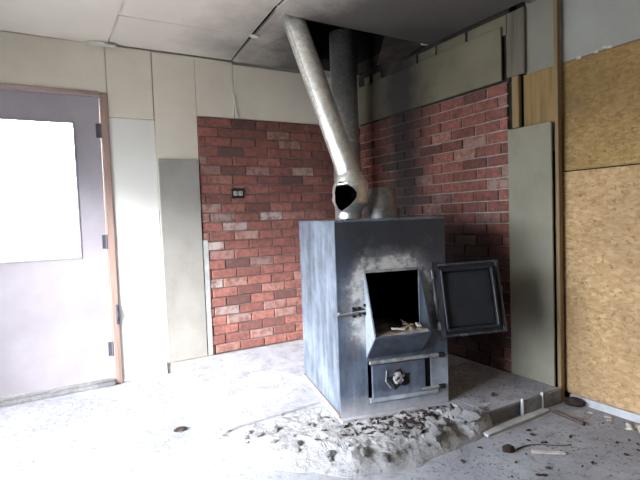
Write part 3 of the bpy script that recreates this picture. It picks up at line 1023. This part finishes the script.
# cutter for the torn opening on the room side, lower left
cam_loc = Vector((-2.568, -3.645, 1.12))
hc = ep[int(NE * .46)] + Vector((-.012, 0, -.008))
hd = Vector((cam_loc.x - hc.x - .0, cam_loc.y - hc.y, 0)).normalized()
hd = Matrix.Rotation(math.radians(-10), 3, 'Z') @ hd
hx = Vector((0, 0, 1)).cross(hd).normalized(); hz = Vector((0, 0, 1))
bm = B(); pr = []; hs = 1.12
for (a, b) in ((-.066, .022), (-.058, .052), (-.036, .079), (-.014, .076), (.014, .060), (.042, .040), (.058, .018), (.057, -.004), (.044, -.026), (.020, -.048), (-.012, -.068), (-.034, -.078), (-.052, -.064), (-.064, -.030)):
    pr.append((a * hs, b * hs))
va = [bm.verts.new(hc + hx * a + hz * b + hd * .0 - e0) for a, b in pr]; vb = [bm.verts.new(hc + hx * a + hz * b + hd * .25 - e0) for a, b in pr]
bm.faces.new(va[::-1]); bm.faces.new(vb)
for i in range(len(pr)):
    j = (i + 1) % len(pr); bm.faces.new((va[i], va[j], vb[j], vb[i]))
cut = obj('cutter', bm, M['pipe']); cut.location = e0
bo = body.modifiers.new('b', 'BOOLEAN'); bo.operation = 'DIFFERENCE'; bo.solver = 'EXACT'; bo.object = cut
dg = bpy.context.evaluated_depsgraph_get()
me = bpy.data.meshes.new_from_object(body.evaluated_get(dg), depsgraph=dg)
body.modifiers.clear(); body.data = me
me.set_sharp_from_angle(angle=math.radians(35))
bpy.data.objects.remove(cut)
body.parent = pipe; body.location = (0, 0, 0)
bm = B(); L = (ptop - pst).length
pp = [pst - pdir * .0 + pdir * L * i / 30 for i in range(31)]
tube(bm, [ploc(p) for p in pp], [R] * 31, 48, cap=False)
obj('pipe_length', bm, M['pipe'], pipe, True)
bm = B()
x_, y_, z_ = frame_of(pdir)
side = Vector((-1, -.25, 0)); side = (side - pdir * side.dot(pdir)).normalized()
sd2 = pdir.cross(side)
mt = Matrix(((side.x, sd2.x, pdir.x, 0), (side.y, sd2.y, pdir.y, 0), (side.z, sd2.z, pdir.z, 0), (0, 0, 0, 1)))
box(bm, (R - .001, -.005, 0), (R + .003, .005, L), .001, Matrix.Translation(ploc(pst)) @ mt)
obj('seam', bm, M['pipe'], pipe)
for tt in (.93, .70):
    c = ep[int(NE * tt)]; bm = B()
    d_ = (ep[int(NE * tt) + 1] - c).normalized(); rad = er[int(NE * tt)] + .003
    tube(bm, [ploc(c - d_ * .006), ploc(c), ploc(c + d_ * .006)], [rad - .003, rad, rad - .003], 48, cap=False)
    obj('joint_band', bm, M['pipe'], pipe, True)

# ------------------------------------------------------------------ old chimney pipe in the corner
cb = Vector((-.36, -.31, HZ))
chim = empty('chimney_pipe', cb, 0, 'dark sooty upright chimney pipe in the brick corner behind the stove', 'pipe')
bm = B(); lathe(bm, [(.108, 0), (.108, 1.1), (.108, 2.5), (.098, 2.5), (.098, 0), (.108, 0)], 40)
obj('pipe_shell', bm, M['oldpipe'], chim, True)
for z in (.75, 1.62):
    bm = B(); lathe(bm, [(.109, z), (.1125, z + .004), (.1125, z + .03), (.109, z + .034)], 40)
    obj('joint_band', bm, M['oldpipe'], chim, True)

# ------------------------------------------------------------------ electrical outlet on the bricks
ot = empty('electrical_outlet', (-1.197, -.0135, 1.285), 0, 'small black outlet box with ivory receptacle on the left brick wall', 'outlet')
bm = B(); box(bm, (-.052, -.010, 0), (.052, 0.0, .078), .003)
obj('outlet_box', bm, M['boxblack'], ot)
for d in (-.021, .021):
    bm = B(); box(bm, (d - .017, -.0165, .022), (d + .017, -.0101, .058), .004)
    r_ = obj('receptacle', bm, M['receptacle'], ot)
    bm = B(); box(bm, (d - .008, -.0172, .034), (d - .005, -.0166, .048)); box(bm, (d + .005, -.0172, .034), (d + .008, -.0166, .048))
    obj('slot', bm, M['boxblack'], r_)

# ------------------------------------------------------------------ things on the floor
def stick(name, a, b, r, m, label, cat, flat=False, bend=.0):
    a = Vector(a); b = Vector(b); mid = (a + b) / 2
    bm = B()
    n = 7; pts = []
    d = (b - a); perp = Vector((-d.y, d.x, 0)).normalized()
    for i in range(n):
        t = i / (n - 1)
        p = a.lerp(b, t) - mid + perp * (bend * math.sin(PI * t) + .1 * r * math.sin(i * 2.1))
        pts.append(p)
    if flat:
        ang = math.atan2(d.y, d.x); bm.free(); bm = B()
        box(bm, (-d.length / 2, -r * 2, -r * .6), (d.length / 2, r * 2, r * .6), r * .2, Matrix.Rotation(ang, 4, 'Z'))
    else:
        tube(bm, pts, [r * (.8 + .3 * abs(math.sin(i * 1.3))) for i in range(n)], 8)
    return tag(obj(name, bm, M[m], None, False, mid), label, cat)
stick('floor_strip', (-.70, -1.985, .007), (-.185, -1.965, .007), .011, 'whitestrip', 'long pale strip lying along the foot of the right hearth edge', 'strip', True)
stick('stick', (-.175, -2.0, .010), (-.20, -2.19, .010), .010, 'stick', 'dark charred stick on the floor right of the hearth', 'stick')
stick('stick', (-.66, -2.225, .006), (-.55, -2.315, .006), .006, 'palestick', 'short pale stick on the floor at lower right', 'stick', True)
stick('twig', (-.70, -2.17, .004), (-.56, -2.20, .004), .003, 'stick', 'thin dark twig beside the black lump on the floor', 'twig', False, .015)
stick('twig', (-.56, -2.20, .004), (-.45, -2.28, .004), .0025, 'stick', 'thin dark twig pointing towards the short pale stick', 'twig', False, -.01)
place('charred_lump', lump_bm((.034, .022, .02), 41), M['coal'], (-.735, -2.155, 0), 'black charred lump on the floor before the right hearth edge', 'lump')
place('dark_lump', lump_bm((.035, .022, .012), 42), M['coal'], (-1.965, -1.035, 0), 'small dark scrap on the bright floor left of the hearth', 'scrap')
place('charred_lump', lump_bm((.04, .05, .03), 43), M['coal'], (.005, -2.0, 0), 'black lump in the corner at the hearth end and strand board', 'lump')
for k, (x, y, s) in enumerate(((-.02, -2.12, .016), (.0, -2.2, .018), (-.04, -2.23, .012))):
    bm = B(); box(bm, (-s, -s * .6, 0), (s, s * .6, .006), .001)
    place('board_flake', bm, M['palestick'], (x, y, .0), 'pale flake fallen on the floor below the strand board', 'flake', 'pale flakes below the strand board', rr.uniform(0, 3))
for k in range(14):
    x, y = rr.uniform(-.06, .03), rr.uniform(-2.47, -2.3); s = rr.uniform(.012, .03)
    bm = lump_bm((s, s * .7, s * .45), 80 + k, 1, .6)
    place('debris_piece', bm, M['palestick' if k % 3 else 'tan'], (x, y, .0), 'piece of pale debris heaped against the strand board at far right', 'debris', 'debris heap at far right', rr.uniform(0, 6))
for k in range(60):
    x, y = rr.uniform(-1.0, .02), rr.uniform(-2.75, -2.02); s = rr.uniform(.004, .011)
    if math.dist((x, y), (-.73, -2.15)) < .06: continue
    bm = lump_bm((s * 1.3, s * .7, s * .5), 120 + k, 1, .6)
    place('floor_crumb', bm, M['coal' if k % 3 else 'chunk'], (x, y, .0), 'small dirty crumb on the floor at lower right', 'crumb', 'crumbs on the right floor', rr.uniform(0, 6))
place('hearth_crumb', lump_bm((.012, .012, .012), 170), M['coal'], (-.42, -1.80, HZ), 'single dark crumb on the right hearth tile', 'crumb')
# fine grit nobody could count
bm = B()
for k in range(2600):
    if k % 3: x, y, z = rr.uniform(-1.9, .03), rr.uniform(-3.0, -2.07), .0002
    else: x, y, z = rr.uniform(-.6, -.03), rr.uniform(-1.9, -1.0), HZ + .0006
    lc = SMAT.inverted() @ Vector((x, y, HZ))
    if -.03 < lc.x < .66 and -.03 < lc.y < .76: continue
    s = rr.uniform(.0015, .006); a = rr.uniform(0, 6); c, d = math.cos(a) * s, math.sin(a) * s; e = rr.uniform(.3, .9)
    q = [bm.verts.new((x + i * c - j * d * e, y + i * d + j * c * e, z)) for i, j in ((-1, -1), (1, -1), (.8, 1), (-.9, .8))]
    tpv = bm.verts.new((x, y, z + s * .6))
    for i in range(4): bm.faces.new((q[i], q[(i + 1) % 4], tpv))
tag(obj('floor_grit', bm, M['grit']), 'fine dark grit scattered over floor and hearth', 'grit', kind='stuff')

# ------------------------------------------------------------------ daylight
w = bpy.data.worlds.new('daylight'); scene.world = w; w.use_nodes = True
t = w.node_tree; bg = t.nodes['Background']
tc = t.nodes.new('ShaderNodeTexCoord'); sx = t.nodes.new('ShaderNodeSeparateXYZ'); rp = t.nodes.new('ShaderNodeValToRGB')
mr = t.nodes.new('ShaderNodeMapRange'); mr.inputs[1].default_value = -1; mr.inputs[2].default_value = 1
t.links.new(tc.outputs['Generated'], sx.inputs[0]); t.links.new(sx.outputs[2], mr.inputs[0]); t.links.new(mr.outputs[0], rp.inputs[0])
e = rp.color_ramp.elements
e[0].position = .47; e[0].color = (.28, .28, .27, 1); e[1].position = .55; e[1].color = (.90, .95, 1.0, 1)
t.links.new(rp.outputs[0], bg.inputs[0]); bg.inputs[1].default_value = 12.0
def portal(name, loc, rot, sx_, sy_):
    l = bpy.data.lights.new(name, 'AREA'); l.shape = 'RECTANGLE'; l.size = sx_; l.size_y = sy_; l.cycles.is_portal = True
    o = bpy.data.objects.new(name, l); COL.objects.link(o); o.location = loc; o.rotation_euler = rot
portal('window_daylight', (XL - .16, (WY0 + WY1) / 2, (WZ0 + WZ1) / 2), (0, -PI / 2, 0), WZ1 - WZ0, WY1 - WY0)
portal('door_daylight', ((GX0 + GX1) / 2, .16, (GZ0 + GZ1) / 2), (-PI / 2, 0, 0), GX1 - GX0, GZ1 - GZ0)

sl_ = bpy.data.lights.new('hazy_sun', 'SUN'); sl_.energy = 16.0; sl_.angle = math.radians(32); sl_.color = (1, .98, .95)
so = bpy.data.objects.new('hazy_sun', sl_); COL.objects.link(so)
el, az = math.radians(27), math.radians(32)
so.rotation_euler = Vector((-math.cos(el) * math.cos(az), -math.cos(el) * math.sin(az), math.sin(el))).to_track_quat('Z', 'Y').to_euler()
# ------------------------------------------------------------------ camera
f, yaw, pitch, roll = 486.406, math.radians(30.07444), math.radians(2.74699), math.radians(-2.05748)
F = Vector((math.sin(yaw) * math.cos(pitch), math.cos(yaw) * math.cos(pitch), -math.sin(pitch)))
r0 = Vector((math.cos(yaw), -math.sin(yaw), 0)); u0 = r0.cross(F)
r_ = r0 * math.cos(roll) + u0 * math.sin(roll); u_ = -r0 * math.sin(roll) + u0 * math.cos(roll)
cd = bpy.data.cameras.new('camera'); cam = bpy.data.objects.new('camera', cd); COL.objects.link(cam)
cd.sensor_width = 36; cd.lens = f / 640 * 36; cd.clip_start = .05
cam.matrix_world = Matrix(((r_.x, u_.x, -F.x, -2.56836), (r_.y, u_.y, -F.y, -3.64551), (r_.z, u_.z, -F.z, 1.12), (0, 0, 0, 1)))
scene.camera = cam
vs = scene.view_settings
vs.view_transform = 'Standard'; vs.look = 'None'; vs.gamma = 1; vs.use_curve_mapping = False; vs.exposure = 1.15
